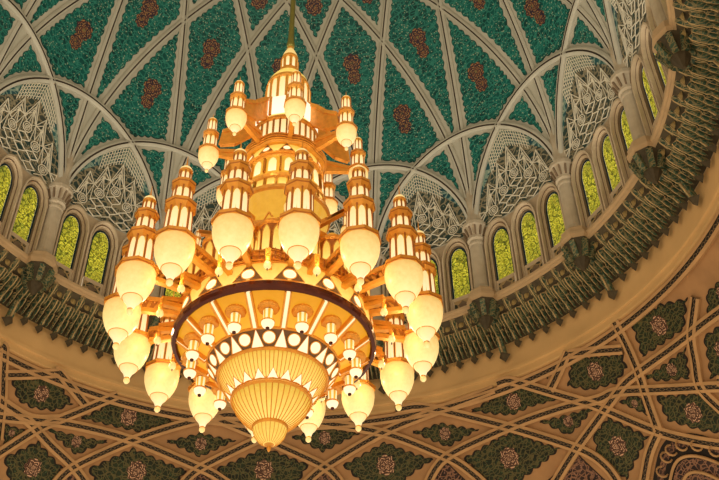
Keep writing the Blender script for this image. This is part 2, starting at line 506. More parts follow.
for (b,wp,cx,out) in window_specs:
    wn+=1
    o0=empty('window_%d'%wn, W(1.0,cx,1.93))
    tag(o0,'arched yellow stained glass window, %s of the three windows in bay %d of the drum counted from the far left'%(place[WINPOS.index(wp)],b+7),'window',kind='structure')
    base=W(1.0,cx,1.93)
    def sub(mb): mb.v=[tuple(Vector(v)-base) for v in mb.v]; return mb
    steps=[(HW,1.0,.083),(HW*1.0,.990,.083),(HW*.90,.990,.076),(HW*.88,1.002,.074),(HW*.80,1.002,.068),(HW*.78,1.008,.066),(HW*.70,1.008,.060),(HW*.68,1.018,.058)]
    mb=MB()
    for k in range(len(steps)-1):
        a,b_=steps[k],steps[k+1]
        mb.mat(M['frame'] if k not in (3,6) else M['frame_dk'])
        band(mb,arch(cx,a[0],1.935,ZSPR,a[2]),a[1],arch(cx,b_[0],1.935,ZSPR,b_[2]),b_[1])
    sub(mb).build('frame',o0)
    # pane with border
    hi=HW*.68; hg=HW*.55
    mb=MB().mat(M['win_border']); A=arch(cx,hi,2.0,ZSPR,.058); B=arch(cx,hg,2.008,ZSPR,.050); band(mb,A,1.016,B,1.016)
    sub(mb).build('glass_border',o0)
    mb=MB().mat(M['glass_win'])
    G=arch(cx,hg,2.008,ZSPR,.050); ids=[mb.vert(W(1.0165,*g)) for g in G]; mb.face(ids)
    sub(mb).build('stained_glass_pane',o0)
    # sill panel with its own moulded edge
    mb=MB().mat(M['frame'])
    q=[(-hi,1.94),(hi,1.94),(hi,2.002),(-hi,2.002)]; p=[(-hi*.82,1.951),(hi*.82,1.951),(hi*.82,1.991),(-hi*.82,1.991)]
    for k in range(4):
        a,b_,c,d=q[k],q[(k+1)%4],p[(k+1)%4],p[k]
        mb.quad(*[W(1.008 if t<2 else 1.012,cx+x,z) for t,(x,z) in enumerate((a,b_,c,d))])
    mb.mat(M['sillp']); mb.quad(*[W(1.012,cx+x,z) for x,z in p])
    # diamond boss
    mb.mat(M['frame_dk']); dd=[(0,1.954),(hi*.5,1.971),(0,1.988),(-hi*.5,1.971)]
    cc=W(1.007,cx,1.971)
    for k in range(4):
        a,b_=dd[k],dd[(k+1)%4]; i=[mb.vert(W(1.0115,cx+a[0],a[1])),mb.vert(W(1.0115,cx+b_[0],b_[1])),mb.vert(cc)]; mb.face(i)
    sub(mb).build('sill_panel',o0)

# lattices between window heads and the arch ribs
def zt(o):
    d=(1-o) if o<.5 else o
    return dome_z(min(math.cos(BAY)/math.cos(d*BAY),.9999))
for b in BAYS:
    mb=MB(); n=28
    def Q(o,z,h): az=az_of(b+o); return W(dome_r(z),az,z)+dome_normal(az,z)*h
    for k in range(n):
        o0,o1=k/n,(k+1)/n
        a,c=max(zt(o0),2.27),max(zt(o1),2.27)
        m=8
        for j in range(m):
            t0,t1=j/m,(j+1)/m
            f=lambda z1,t: 2.245+(z1-2.245)*t
            mb.mat(M['lat_teal'] if j>=m-2 else M['lat_back'])
            mb.quad(Q(o0,f(a,t0),.02),Q(o1,f(c,t0),.02),Q(o1,f(c,t1),.02),Q(o0,f(a,t1),.02))
    mb.build('lattice_ground',wall)
    mb=MB().mat(M['lat'])
    def st(p,q,w=.024,hh=.045):
        lim=lambda x: 0.02<x[0]<.98 and 2.24<x[1]<zt(x[0])-.012
        if not (lim(p) and lim(q)): return
        A=Q(p[0],p[1],hh); B=Q(q[0],q[1],hh)
        mb.bar(A,B,w*1.1,.022,dome_normal(az_of(b+p[0]),p[1]))
    nc=7; dx=1/nc
    def pk(x): return zt(min(max(x,.02),.98))-.062-.03*math.sin(PI*min(max(x,0),1))
    for j in range(-1,nc+1):
        x=(j+.5)*dx; p=pk(x); nd=p-.052; vl=pk(x-dx/2)-.070; vr=pk(x+dx/2)-.070
        # tall folded triangle: doubled edges and a spine
        for e in (.0,.09): st((x,p-e*.3),(x-dx*(.5-e),vl),.024); st((x,p-e*.3),(x+dx*(.5-e),vr),.024)
        st((x,p),(x,nd),.018)
        st((x,nd),(x-dx/2,vl),.022); st((x,nd),(x+dx/2,vr),.022)
        for q in range(6):   # small boss where the folds meet
            st((x+.012*math.sin(TAU*q/6),nd+.005*math.cos(TAU*q/6)),(x+.012*math.sin(TAU*(q+1)/6),nd+.005*math.cos(TAU*(q+1)/6)),.03,.06)
        # lower folds down to the rosettes
        lo=nd-.062
        st((x,nd),(x-dx*.22,lo+.012),.022); st((x,nd),(x+dx*.22,lo+.012),.022); st((x,nd),(x,lo+.02),.016)
        st((x-dx/2,vl),(x-dx*.22,lo+.012),.02); st((x+dx/2,vr),(x+dx*.22,lo+.012),.02)
        # rosette of two nested rings
        for rad,m_,w_ in ((.0195,8,.024),(.012,6,.018),(.005,5,.02)):
            P_=[(x+rad/BAY*math.sin(TAU*k/m_),lo-.006+rad*math.cos(TAU*k/m_)) for k in range(m_)]
            for k in range(m_): st(P_[k],P_[(k+1)%m_],w_)
        st((x-dx/2,vl),(x-dx/2,vl-.07),.018)
        for q in range(3):
            zq=lo-.03-.045*q
            st((x,zq),(x-dx/2,zq-.016)); st((x,zq),(x+dx/2,zq-.016)); st((x-dx/2,zq-.016),(x,zq-.034)); st((x+dx/2,zq-.016),(x,zq-.034)); st((x,zq-.034),(x,zq-.045))
    # chequer grid under the crown of the arch
    for k in range(-9,10):
        x=.5+k*.024
        for q in range(5):
            z=zt(x)-.02-q*.014
            st((x,z),(x+.024,z-.010 if k>=0 else z+.004),.018,.05)
            st((x,z),(x,z-.014),.018,.05)
    if mb.v: mb.build('lattice',wall)

# columns: one thing each
def column(i,label):
    az=az_of(i); base=W(.995,az,1.86)
    root=empty('column',base)
    root.rotation_euler.z=-az     # local +y points outwards, away from the dome's axis
    def L(r): return r*S
    # local frame: origin on the drum face, -y towards the room
    mb=MB().mat(M['col']); mb.smooth=False
    z0=(1.966-1.86)*S; z1=(2.185-1.86)*S
    mb.lathe([(L(.034),z0),(L(.034),z0+.1),(L(.029),z0+.16),(L(.0265),z0+.25),(L(.0245),z1-.2),(L(.027),z1-.15),(L(.027),z1-.08),(L(.0245),z1)],20)
    mb.build('shaft',root)
    mb=MB().mat(M['col'])
    mb.lathe([(L(.0245),z1),(L(.031),z1+.06),(L(.031),z1+.12),(L(.026),z1+.16),(L(.034),z1+.42),(L(.04),z1+.56),(L(.044),z1+.6),(L(.044),z1+.74)],12)
    for k in range(12):
        a=TAU*k/12
        mb.mat(M['frame_dk']); mb.bar((L(.029)*math.sin(a),L(.029)*math.cos(a),z1+.2),(L(.04)*math.sin(a),L(.04)*math.cos(a),z1+.52),.05,.08)
    mb.build('capital',root)
    mb=MB().mat(M['col'])
    zt0=z1+.74
    mb.lathe([(L(.042),zt0),(L(.036),zt0+.25),(L(.032),zt0+.9),(L(.029),zt0+1.7),(L(.02),zt0+2.4)],12,lobe=lambda a,k:1)
    mb.v=[(x,y+.10*max(0,0)-.055*max(0,z-zt0)+.18,z) for x,y,z in mb.v]
    mb.build('springer',root)
    mb=MB().mat(M['sill'])
    zb=(1.925-1.86)*S
    mb.lathe([(L(.048),zb-.05),(L(.056),zb+.04),(L(.056),zb+.14),(L(.05),zb+.2),(L(.05),zb+.34),(L(.043),zb+.42)],8,PI/8)
    mb.build('plinth',root)
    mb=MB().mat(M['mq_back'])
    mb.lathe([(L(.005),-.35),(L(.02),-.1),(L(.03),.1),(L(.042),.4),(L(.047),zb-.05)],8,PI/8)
    for k in range(8):
        a=PI/8+TAU*k/8
        mb.mat(M['mq']); p0=Vector((L(.028)*math.sin(a),L(.028)*math.cos(a),.0)); p1=Vector((L(.048)*math.sin(a),L(.048)*math.cos(a),.48))
        mb.bar(p0,p1,.16,.16)
    mb.build('corbel',root)
    tag(root,label,'column','columns between the window bays','structure')
    return root
COLS=[(-4,'grey stone column at far left standing between the yellow stained glass windows'),
 (-3,'stone column on the far wall hidden behind the left side minaret lamps'),
 (-2,'stone column on the far wall hidden behind the middle of the chandelier'),
 (-1,'stone column on the far wall just behind the right hand minaret lamps'),
 (0,'first full stone column right of the chandelier, above the muqarnas cornice'),
 (1,'second stone column right of the chandelier, with three yellow windows on each side'),
 (2,'third stone column right of the chandelier, steeply foreshortened near the right edge'),
 (3,'column cut by the top right edge of the photo above its octagonal plinth')]
for i,l in COLS: column(i,l)

# ------------------------------------------------------------------ muqarnas cornice
def ring_strip(mb,prof,mats,az0,az1,n=180):
    rows=[[mb.vert(W(r,az0+(az1-az0)*k/n,z)) for r,z in prof] for k in range(n+1)]
    for k in range(n):
        for j in range(len(prof)-1):
            mb.mat(mats[j]); A,B=rows[k],rows[k+1]
            mb.face((A[j],B[j],B[j+1],A[j+1]))
AZL,AZR=az_of(-7.5),az_of(5.5)
mb=MB()
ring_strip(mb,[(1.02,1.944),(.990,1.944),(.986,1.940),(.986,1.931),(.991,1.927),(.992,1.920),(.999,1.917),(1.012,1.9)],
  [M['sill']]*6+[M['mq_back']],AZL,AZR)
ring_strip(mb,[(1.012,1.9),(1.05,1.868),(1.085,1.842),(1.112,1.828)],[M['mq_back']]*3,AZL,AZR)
corn=mb.build('trim_1')
tag(corn,'muqarnas cornice of hanging green and gilt niches below the window sills','cornice',kind='structure')
def drop(mb,ztop,rtop,ztip,rtip,w,dep,tipcut=.0):
    """one faceted hanging niche about azimuth 0 (far point of the ring); returns nothing"""
    lv=[(0,.50,.25),(.12,.52,.75),(.30,.50,1.0),(.52,.40,1.02),(.72,.25,.8),(.82,.28,.85),(.92,.16,.6),(1,.03,.3)]
    rows=[]
    nx=Vector((0,-1,0))
    for f,hw,d in lv:
        r=rtop+(rtip-rtop)*f; z=ztop+(ztip-ztop)*f
        hw*=w; dd=d*dep; row=[]
        for x,y in ((-hw,0),(-.72*hw,.62*dd),(-.17*hw,dd),(.17*hw,dd),(.72*hw,.62*dd),(hw,0)):
            row.append(mb.vert((S*x,S*(r-y),S*z+ZB)))
        rows.append(row)
    for k in range(len(rows)-1):
        for j in range(5):
            mb.mat(M['mq_edge'] if j==2 or k==0 else M['mq'])
            mb.face((rows[k][j],rows[k][j+1],rows[k+1][j+1],rows[k+1][j]))
    mb.mat(M['mq_edge']); mb.face(rows[0])
w8=BAY/8
def unit(big):
    mb=MB()
    # tiers from the sill down; the lowest hangs clear as a pendant
    def shift(fn,da):
        k=len(mb.v); fn()
        c,s_=math.cos(da),math.sin(da)
        for q in range(k,len(mb.v)):
            x,y,z=mb.v[q]; mb.v[q]=(x*c+y*s_,-x*s_+y*c,z)
    def P3(da,r,z): return Vector((S*r*math.sin(da),S*r*math.cos(da),S*z+ZB))
    def hood(da,r,z,hw,hh,t,r2=None):
        mb.mat(M['mq_edge'])
        mb.tube([P3(da+hw*w8*math.cos(PI*q/8),(r2 or r)+(r-(r2 or r))*math.sin(PI*q/8),z+hh*math.sin(PI*q/8)) for q in range(9)],t,5)
    # first row: round bosses under little arches, green leaves between them
    hood(0,1.006,1.889,.36,.026,.03,1.02)
    mb.mat(M['mq_gold']); c0=P3(0,1.014,1.894); k0=len(mb.v); mb.vert(P3(0,1.004,1.893))
    for q in range(10): mb.vert(c0+Vector((.105*math.sin(TAU*q/10),0,.12*math.cos(TAU*q/10))))
    for q in range(10): mb.face((k0,k0+1+q,k0+1+(q+1)%10))
    shift(lambda: drop(mb,1.919,1.004,1.858,1.058,w8*.50,.020),w8*.5)
    # second row: splayed leaves
    for sx in (-1,1):
        shift(lambda: drop(mb,1.884,1.034,1.836,1.078,w8*.34,.020),sx*w8*.30)
    shift(lambda: drop(mb,1.880,1.030,1.822,1.084,w8*.48,.026),0)
    hood(w8*.5,1.066,1.846,.40,.018,.035,1.086)
    # third row: stems with dark arrow heads hanging clear of the band
    zt3,zb3,zc3,ww=(1.842,1.776,1.752,1.5) if big else (1.838,1.804,1.784,1.0)
    mb.mat(M['mq']); mb.bar(P3(0,1.070,zt3),P3(0,1.094,zb3),.26*w8*S*ww,.14,Vector((0,1,0)))
    mb.mat(M['mq_edge']); mb.bar(P3(0,1.061,zt3),P3(0,1.085,zb3),.07*w8*S*ww,.06,Vector((0,1,0)))
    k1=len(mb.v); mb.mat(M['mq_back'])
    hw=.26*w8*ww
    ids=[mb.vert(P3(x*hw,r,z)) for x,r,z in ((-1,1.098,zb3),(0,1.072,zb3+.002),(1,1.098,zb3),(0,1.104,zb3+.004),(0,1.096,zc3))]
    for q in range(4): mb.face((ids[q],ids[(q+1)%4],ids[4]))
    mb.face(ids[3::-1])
    for sx in (-1,1): shift(lambda: drop(mb,1.850,1.060,1.812,1.092,w8*.26,.014),sx*w8*.34)
    return mb
uo={}
for b in range(-7,5):
    for k in range(8):
        big=(k==0); az=az_of(b+k/8)
        if not -1.95<az-.1<2.3: continue
        if big not in uo:
            o=unit(big).build('large_pendant' if big else 'hanging_niche',corn); uo[big]=o
        else:
            o=uo[big].copy(); col.objects.link(o); o.parent=corn
        o.rotation_euler.z=-az
# ------------------------------------------------------------------ plain band
mb=MB()
ring_strip(mb,[(1.118,1.85),(1.112,1.82),(1.11,1.735),(1.104,1.732),(1.104,1.722),(1.11,1.719),(1.11,1.702),(1.106,1.700),(1.106,1.694),(1.114,1.690)],[M['band']]*9,AZL,AZR)
bandobj=mb.build('trim_2')
tag(bandobj,'plain ochre stone ring band between the muqarnas cornice and the lower vault','band',kind='structure')

# ------------------------------------------------------------------ lower vault
KL=.5; ZR=1.695
def low(az,z,h=0.0):
    r=1.112+KL*(ZR-z); p=W(r,az,z)
    l=math.hypot(1,KL); return p+Vector((-math.sin(az)/l,-math.cos(az)/l,-KL/l))*h
mb=MB().mat(M['low'])
n=120
for k in range(n):
    a0,a1=AZL+(AZR-AZL)*k/n,AZL+(AZR-AZL)*(k+1)/n
    for j in range(6):
        z0,z1=ZR-.11*j,ZR-.11*(j+1); mb.quad(low(a0,z0),low(a1,z0),low(a1,z1),low(a0,z1))
lowv=mb.build('wall_lower')
tag(lowv,'tan lower vault with crossing chain-pattern ribs and dark floral panels below the ring','wall',kind='structure')
# centre lines of the crossing ribs and outlines of the carved panels, as (azimuth, height) on the vault
RIBS=[[(-0.7773,1.6289),(-0.6397,1.6936)],
[(-0.8207,1.7113),(-0.7835,1.6347),(-0.7506,1.566),(-0.7162,1.4707)],
[(-0.6544,1.7056),(-0.5892,1.6683),(-0.5354,1.6369)],
[(-0.8275,1.5671),(-0.753,1.5649),(-0.6643,1.5535),(-0.5916,1.5776)],
[(-0.8069,1.5033),(-0.7346,1.5275),(-0.5641,1.5727),(-0.3762,1.577),(-0.1848,1.5341),(-0.1129,1.5023),(-0.0422,1.4566)],
[(-0.7518,1.5626),(-0.6695,1.5458),(-0.5864,1.5056),(-0.5113,1.4678),(-0.4523,1.4203)],
[(-0.7276,1.3971),(-0.6967,1.4453),(-0.6374,1.5297),(-0.5825,1.5837),(-0.4578,1.6896)],
[(-0.5466,1.3936),(-0.5113,1.4678),(-0.3796,1.5791),(-0.2417,1.6555),(-0.0923,1.7064)],
[(-0.233,1.4652),(-0.1848,1.5341),(-0.0214,1.6351),(0.1271,1.6864),(0.2706,1.7127)],
[(-0.179,1.6852),(-0.0214,1.6351),(0.1589,1.5517),(0.2109,1.4832)],
[(-0.0932,1.7151),(0.1181,1.6866),(0.3315,1.6351),(0.5008,1.5361),(0.5648,1.47),(0.5936,1.4205)],
[(0.0897,1.4879),(0.1589,1.5517),(0.3315,1.6351),(0.5095,1.6708),(0.6863,1.6843)],
[(0.3785,1.7136),(0.5095,1.6708),(0.6945,1.5703),(0.851,1.4535),(0.9024,1.382),(0.917,1.3048)],
[(0.4248,1.4571),(0.5008,1.5361),(0.6945,1.5703),(0.846,1.5669),(0.961,1.5447),(1.0311,1.5327),(1.2187,1.4351),(1.301,1.383)],
[(0.7415,1.3712),(0.851,1.4535),(1.0086,1.5327),(1.0962,1.5523),(1.2815,1.5491),(1.3736,1.5402),(1.4808,1.5207)],
[(0.6995,1.7038),(0.7563,1.681),(0.9151,1.5603),(0.9752,1.5005),(1.0631,1.4025),(1.1406,1.3326),(1.2167,1.2746)],
[(0.9378,1.6945),(0.888,1.6576),(0.8427,1.6238)],
[(0.938,1.6884),(1.0181,1.6573),(1.0889,1.6244)],
[(1.1089,1.7005),(1.1069,1.6349),(1.0962,1.5523),(1.0797,1.4808),(1.0653,1.4013)],
[(1.3519,1.6055),(1.2815,1.5491),(1.2448,1.4894),(1.2187,1.4351),(1.2316,1.3682),(1.245,1.3133)],
[(1.0653,1.4013),(1.0137,1.3613),(0.9571,1.2874)],
[(1.2658,1.4239),(1.304,1.3865)]]
PANELS=[[(0.9342,1.6813),(1.0126,1.6482),(1.0806,1.6172),(1.0721,1.5776),(1.0229,1.5573),(0.9451,1.5755),(0.8893,1.6127)],
[(0.5959,1.6464),(0.7055,1.675),(0.7543,1.6758),(0.7998,1.6439),(0.8596,1.5903),(0.773,1.6012),(0.7097,1.5973),(0.6579,1.6167)],
[(0.541,1.5242),(0.6509,1.555),(0.6964,1.5582),(0.7504,1.517),(0.8111,1.4691),(0.7542,1.4476),(0.6754,1.4199),(0.5862,1.4449)],
[(0.7754,1.5597),(0.9461,1.5344),(0.8673,1.4977),(0.8383,1.4925)],
[(0.9005,1.4723),(0.9605,1.4961),(0.9959,1.4535),(1.0341,1.4036),(0.9729,1.3589),(0.9329,1.3278),(0.8863,1.4026)],
[(1.0023,1.5158),(1.0468,1.5157),(1.0694,1.495),(1.0566,1.4479)],
[(1.1006,1.4834),(1.2071,1.4283),(1.2316,1.3682),(1.22,1.2993),(1.1536,1.3524),(1.0939,1.4137)],
[(1.0927,1.5368),(1.243,1.5343),(1.2059,1.4659),(1.1302,1.5036)],
[(1.1452,1.6724),(1.2527,1.6601),(1.3309,1.6216),(1.2695,1.5694),(1.1211,1.5789)],
[(1.2993,1.5275),(1.4099,1.5142),(1.313,1.397),(1.2479,1.4387)],
[(1.028,1.6791),(1.0853,1.6776),(1.0825,1.652)],
[(0.8114,1.6868),(0.8782,1.6858),(0.8468,1.6545)],
[(1.3815,1.5976),(1.498,1.5855),(1.4417,1.524),(1.3383,1.5523)],
[(0.2037,1.555),(0.289,1.5937),(0.3344,1.6114),(0.3934,1.5766),(0.4669,1.5375),(0.3966,1.5044),(0.3687,1.4832),(0.258,1.4964)],
[(0.413,1.6256),(0.502,1.6372),(0.6105,1.5898),(0.5089,1.5602)],
[(0.2856,1.6787),(0.3406,1.6837),(0.3868,1.668),(0.3372,1.6577)],
[(0.0595,1.6402),(0.1566,1.6737),(0.2673,1.6425),(0.1543,1.5922)],
[(0.4925,1.6775),(0.5376,1.6849),(0.5663,1.6748),(0.5387,1.664)],
[(-0.7552,1.6274),(-0.7077,1.6542),(-0.651,1.6774),(-0.6113,1.6632),(-0.5653,1.6299),(-0.6061,1.5925),(-0.6666,1.5783),(-0.7122,1.5827)],
[(-0.539,1.5982),(-0.4955,1.6406),(-0.4561,1.6842),(-0.3865,1.6818),(-0.2677,1.654),(-0.3657,1.6024)],
[(-0.616,1.5461),(-0.4418,1.5607),(-0.5131,1.4981),(-0.5706,1.5222)],
[(-0.7208,1.5164),(-0.6542,1.5234),(-0.6961,1.4621)],
[(-0.6848,1.4362),(-0.6202,1.5078),(-0.5321,1.4588),(-0.5436,1.4),(-0.6411,1.3677)],
[(-0.4763,1.4751),(-0.3747,1.5602),(-0.216,1.5242),(-0.2374,1.4758),(-0.4431,1.4337)],
[(-0.2929,1.5944),(-0.2005,1.6356),(-0.0925,1.6245),(-0.189,1.5622)],
[(-0.1444,1.5389),(-0.0114,1.6123),(0.1171,1.5617),(0.0815,1.4993),(-0.1064,1.4915)],
[(-0.7767,1.6851),(-0.7131,1.6842),(-0.7664,1.6603)],
[(-0.5665,1.6879),(-0.5072,1.6838),(-0.527,1.6629)]]
DARK=[[(0.7245,1.3934),(0.8435,1.4424),(0.8961,1.3244)],
[(0.4204,1.4636),(0.498,1.5224),(0.55,1.4426)],
[(0.0896,1.4992),(0.1585,1.5402),(0.2247,1.4878)],
[(-0.2339,1.4707),(-0.1832,1.523),(-0.1138,1.4852)],
[(-0.5366,1.4021),(-0.508,1.4576),(-0.4489,1.4267)]]
def carry(L,whole):
    out=list(L)
    for P in L:
        for d in (5,-5):
            Q=[(a+d*BAY,z) for a,z in P]; I=[(a-A0)/BAY for a,z in Q]
            ok=[(i>2.05 and i<5.2) if d>0 else (-7.2<i<-4.25) for i in I]
            if whole and not all(ok): continue
            Q=[q for q,k in zip(Q,ok) if k]
            if len(Q)>1: out.append(Q)
    return out
RIBS,PANELS,DARK=carry(RIBS,False),carry(PANELS,True),carry(DARK,True)
LW=.15
lp=[(-LW,0),(-LW,.10),(-.06,.12),(-.06,.09),(.06,.09),(.06,.12),(LW,.10),(LW,0)]
lm=[M['low_rib'],M['low_rib'],M['flor_edge'],M['chain'],M['flor_edge'],M['low_rib'],M['low_rib']]
def smooth(P,n=8):
    out=[]
    for k in range(len(P)-1):
        p0=P[max(k-1,0)];p1=P[k];p2=P[k+1];p3=P[min(k+2,len(P)-1)]
        for j in range(n):
            t=j/n
            out.append(tuple(.5*((2*p1[c])+(-p0[c]+p2[c])*t+(2*p0[c]-5*p1[c]+4*p2[c]-p3[c])*t*t+(-p0[c]+3*p1[c]-3*p2[c]+p3[c])*t**3) for c in (0,1)))
    out.append(P[-1]); return out
nlow=lambda a: Vector((-math.sin(a)/math.hypot(1,KL),-math.cos(a)/math.hypot(1,KL),-KL/math.hypot(1,KL)))
for R_ in RIBS:
    P=smooth(R_,6)
    P=[(a,min(z,ZR)) for a,z in P]
    mb=MB(); sweep(mb,[low(a,z) for a,z in P],[nlow(a) for a,z in P],lp,lm,uvlen=True); mb.build('vault_rib',lowv)
# chain border right under the ring
mb=MB(); zz=ZR-.022
aa=[AZL+(AZR-AZL)*k/200 for k in range(201)]
sweep(mb,[low(a,zz) for a in aa],[nlow(a) for a in aa],lp,lm,uvlen=True); mb.build('ring_border',lowv)
for P_,kind in [(p,'floral_panel') for p in PANELS]+[(p,'scale_panel') for p in DARK]:
    q=P_
    a0=sum(a for a,z in q)/len(q); r0=1.112+KL*(ZR-sum(z for a,z in q)/len(q)); kz=math.hypot(1,KL)
    loop=resample([((a-a0)*r0,z*kz) for a,z in q],.005)
    to3=lambda u,v: low(a0+u/r0,v/kz)
    nm=lambda u,v: nlow(a0+u/r0)
    A=abs(area(loop)); c=cent(loop)
    if kind=='floral_panel':
        rr=min(.03,.19*math.sqrt(A)); ros=[(c[0],c[1],rr,1.1)] if A>.002 else []
        big=min(1,A/.006); 
        panel(kind,loop,to3,nm,lowv,(M['flor'],M['flor_edge'],M['flor_ros']),.02,.017+.013*big,.003+.006*big,.0055,ros,step=.0022)
    else:
        panel(kind,loop,to3,nm,lowv,(M['scale'],M['flor_edge'],M['flor_ros']),.02,.05,.0,.004,[],step=.004)

# squinch with carved semidome at the lower right corner
mb=MB()
arc=[(0.9768,1.2785),(1.0077,1.3234),(1.0467,1.364),(1.086,1.3764),(1.1338,1.3583),(1.1818,1.3115),(1.2188,1.2574)]
arc=smooth(arc,5)
cc=(1.0797,1.2083)
rows=[]
for f,dpt in ((1,.02),(.92,.03),(.8,-.25),(.62,-.5),(.4,-.7),(.15,-.8)):
    rows.append([mb.vert(low(cc[0]+(a-cc[0])*f,cc[1]+(z-cc[1])*f,max(dpt,.028)*1 if dpt>0 else .03-.0*dpt)) for a,z in arc])
for k in range(len(rows)-1):
    mb.mat([M['flor_edge'],M['scale'],M['flor_edge'],M['scale'],M['scale']][k])
    for j in range(len(arc)-1): mb.face((rows[k][j],rows[k][j+1],rows[k+1][j+1],rows[k+1][j]))
for k in range(7):      # scalloped shells along the arch
    q=arc[int((k+.7)*(len(arc)-1)/8)]
    ce=low(cc[0]+(q[0]-cc[0])*.83,cc[1]+(q[1]-cc[1])*.83,.10)
    mb.mat(M['low_rib']); mb.tube([ce+Vector((.16*math.cos(TAU*j/12),0,.16*math.sin(TAU*j/12))) for j in range(12)],.03,6,True)
for f in (.66,.42):
    mb.mat(M['low_rib']); mb.tube([low(cc[0]+(a-cc[0])*f,cc[1]+(z-cc[1])*f,.08) for a,z in arc],.045,6)
mb.build('squinch_arch',lowv)

# ------------------------------------------------------------------ chandelier
ZT=.953                                   # lowest tip
ch=empty('chandelier',(0,0,S*ZT+ZB))
tag(ch,'huge tiered gilded crystal chandelier with lit minaret lamps hanging under the turquoise dome','chandelier')
def z_(z): return (z-ZT)*S
def pf(l): return [(r*S,z_(z)) for r,z in l]
G,GD=M['gold'],M['gold_dk']
# rod and finial above the top lantern
mb=MB().mat(M['rod']); mb.smooth=True
mb.lathe(pf([(.010,2.235),(.012,2.25),(.009,2.27),(.008,2.30),(.0075,2.34),(.0075,3.36)]),12)
mb.build('suspension_rod',ch)
def pane1(mb,r0,z0,r1,z1,n,glass,frac=.72,arch=True,out=.004):
    """one of n upright panes set just proud of a drum"""
    for k in range(1):
        a=0; da=PI/n*frac
        P=[(-1,0),(1,0),(1,.72),(.72,.88),(.3,.97),(0,1.0),(-.3,.97),(-.72,.88),(-1,.72)] if arch else [(-1,0),(1,0),(1,1),(-1,1)]
        mb.mat(glass); ids=[];uv=[]
        for x,t in P:
            r=(r0+(r1-r0)*t+out)*S/ math.cos(0); z=z_(z0+(z1-z0)*t)
            ids.append(mb.vert((r*math.sin(a+da*x),r*math.cos(a+da*x),z))); uv.append((x,t))
        mb.face(ids[::-1],uv[::-1])
def ring_tube(mb,r,z,t,n=64,ph=0,m=8,lobe=None):
    mb.tube([((r*(lobe(ph+TAU*k/n) if lobe else 1))*S*math.sin(ph+TAU*k/n),(r*(lobe(ph+TAU*k/n) if lobe else 1))*S*math.cos(ph+TAU*k/n),z_(z)) for k in range(n)],t*S,m,True)
def frieze(name,r0,z0,r1,z1,n,ph,dark_tri):
    """sloping band with round lit panes between pairs of triangular panes; sub-parts: pane and triangle"""
    mb=MB().mat(M['pleat'] if dark_tri else M['frieze']); mb.lathe(pf([(r0,z0),(r1,z1)]),n*4,ph,cap=False)
    mb.mat(G); ring_tube(mb,r0,z0,.0028,n*2,ph); ring_tube(mb,r1,z1,.0028,n*2,ph)
    fr=mb.build(name,ch)
    sl=math.hypot(r1-r0,z1-z0); nr,nz=(z1-z0)/sl,-(r1-r0)/sl
    def at(a,t,h=.003):
        r=r0+(r1-r0)*t+nr*h; z=z0+(z1-z0)*t+nz*h
        return (r*S*math.sin(a),r*S*math.cos(a),z_(z))
    rm_=(r0+r1)/2; first=None; ft=None
    for k in range(n):
        if first is None:
            R=(.25 if dark_tri else .32)*sl; c0=.36 if dark_tri else .52
            mb=MB().mat(M['disc']); c=mb.vert(at(0,c0))
            ids=[mb.vert(at(R*math.sin(TAU*j/20)/rm_,c0+R*math.cos(TAU*j/20)/sl)) for j in range(20)]
            for j in range(20): mb.face((c,ids[j],ids[(j+1)%20]),[(0,1),(0,0),(0,0)])
            mb.mat(G); mb.tube([at(R*math.sin(TAU*j/20)/rm_,c0+R*math.cos(TAU*j/20)/sl,.003) for j in range(20)],.012,6,True)
            first=mb.build('round_pane',fr); o=first
            mb=MB().mat(M['frieze'] if dark_tri else M['disc']); h=TAU/n/2*(.72 if dark_tri else .56)
            T=[(-h,.06),(h,.06),(0,.97)]
            ids=[mb.vert(at(x,t,.0018)) for x,t in T]; mb.face(ids,[(0,.6)]*3)
            mb.mat(G); mb.tube([at(x,t,.003) for x,t in T],.014,6,True)
            ft=mb.build('triangular_pane',fr); o2=ft
        else:
            o=first.copy(); col.objects.link(o); o.parent=fr; o2=ft.copy(); col.objects.link(o2); o2.parent=fr
        o.rotation_euler.z=-(ph+TAU*k/n); o2.rotation_euler.z=-(ph+TAU*(k+(0 if dark_tri else .5))/n)
    return fr
PH=PI+.285                                   # where the lamps stand round the ring
# -- bottom: three nested basins
mb=MB(); mb.smooth=True
mb.lathe(pf([(.001,.953),(.0035,.957),(.0045,.962),(.003,.966),(.010,.969),(.014,.972),(.022,.977),(.030,.988),(.0345,1.002),(.0365,1.004),(.0365,1.009),(.033,1.011)]),48,0,
   [G,G,G,M['gold'],M['pleat'],M['pleat'],M['pleat'],M['pleat'],G,G,G],altern={})
b3=mb.build('small_basin',ch)
mb=MB().mat(G)
for k in range(24):
    a=TAU*k/24; P=[(.012,.9695),(.0225,.9765),(.0305,.9875),(.035,1.002)]
    mb.tube([(r*S*math.sin(a),r*S*math.cos(a),z_(z)) for r,z in P],.006,4)
mb.build('basin_ribs',b3)
def basin(name,prof,nr,rw,rimr,rimz,scale_n=0):
    mb=MB().mat(M['pleat']); mb.smooth=True
    mb.lathe(pf(prof),96,0); b=mb.build(name,ch)
    mb=MB().mat(G)
    for k in range(nr):
        a=TAU*k/nr; mb.tube([((r+.0008)*S*math.sin(a),(r+.0008)*S*math.cos(a),z_(z-.0006)) for r,z in prof],rw,4)
    mb.build('basin_ribs',b)
    mb=MB().mat(G); ring_tube(mb,rimr,rimz,.0035,64); ring_tube(mb,rimr+.001,rimz+.007,.0025,64); mb.build('basin_rim',b)
    return b
b2=basin('middle_basin',[(.033,1.009),(.046,1.017),(.060,1.030),(.072,1.046),(.080,1.064)],40,.011,.081,1.066)
b1=basin('large_basin',[(.080,1.074),(.090,1.082),(.101,1.097),(.109,1.112),(.112,1.12)],80,.008,.113,1.122)
mb=MB().mat(M['disc'])
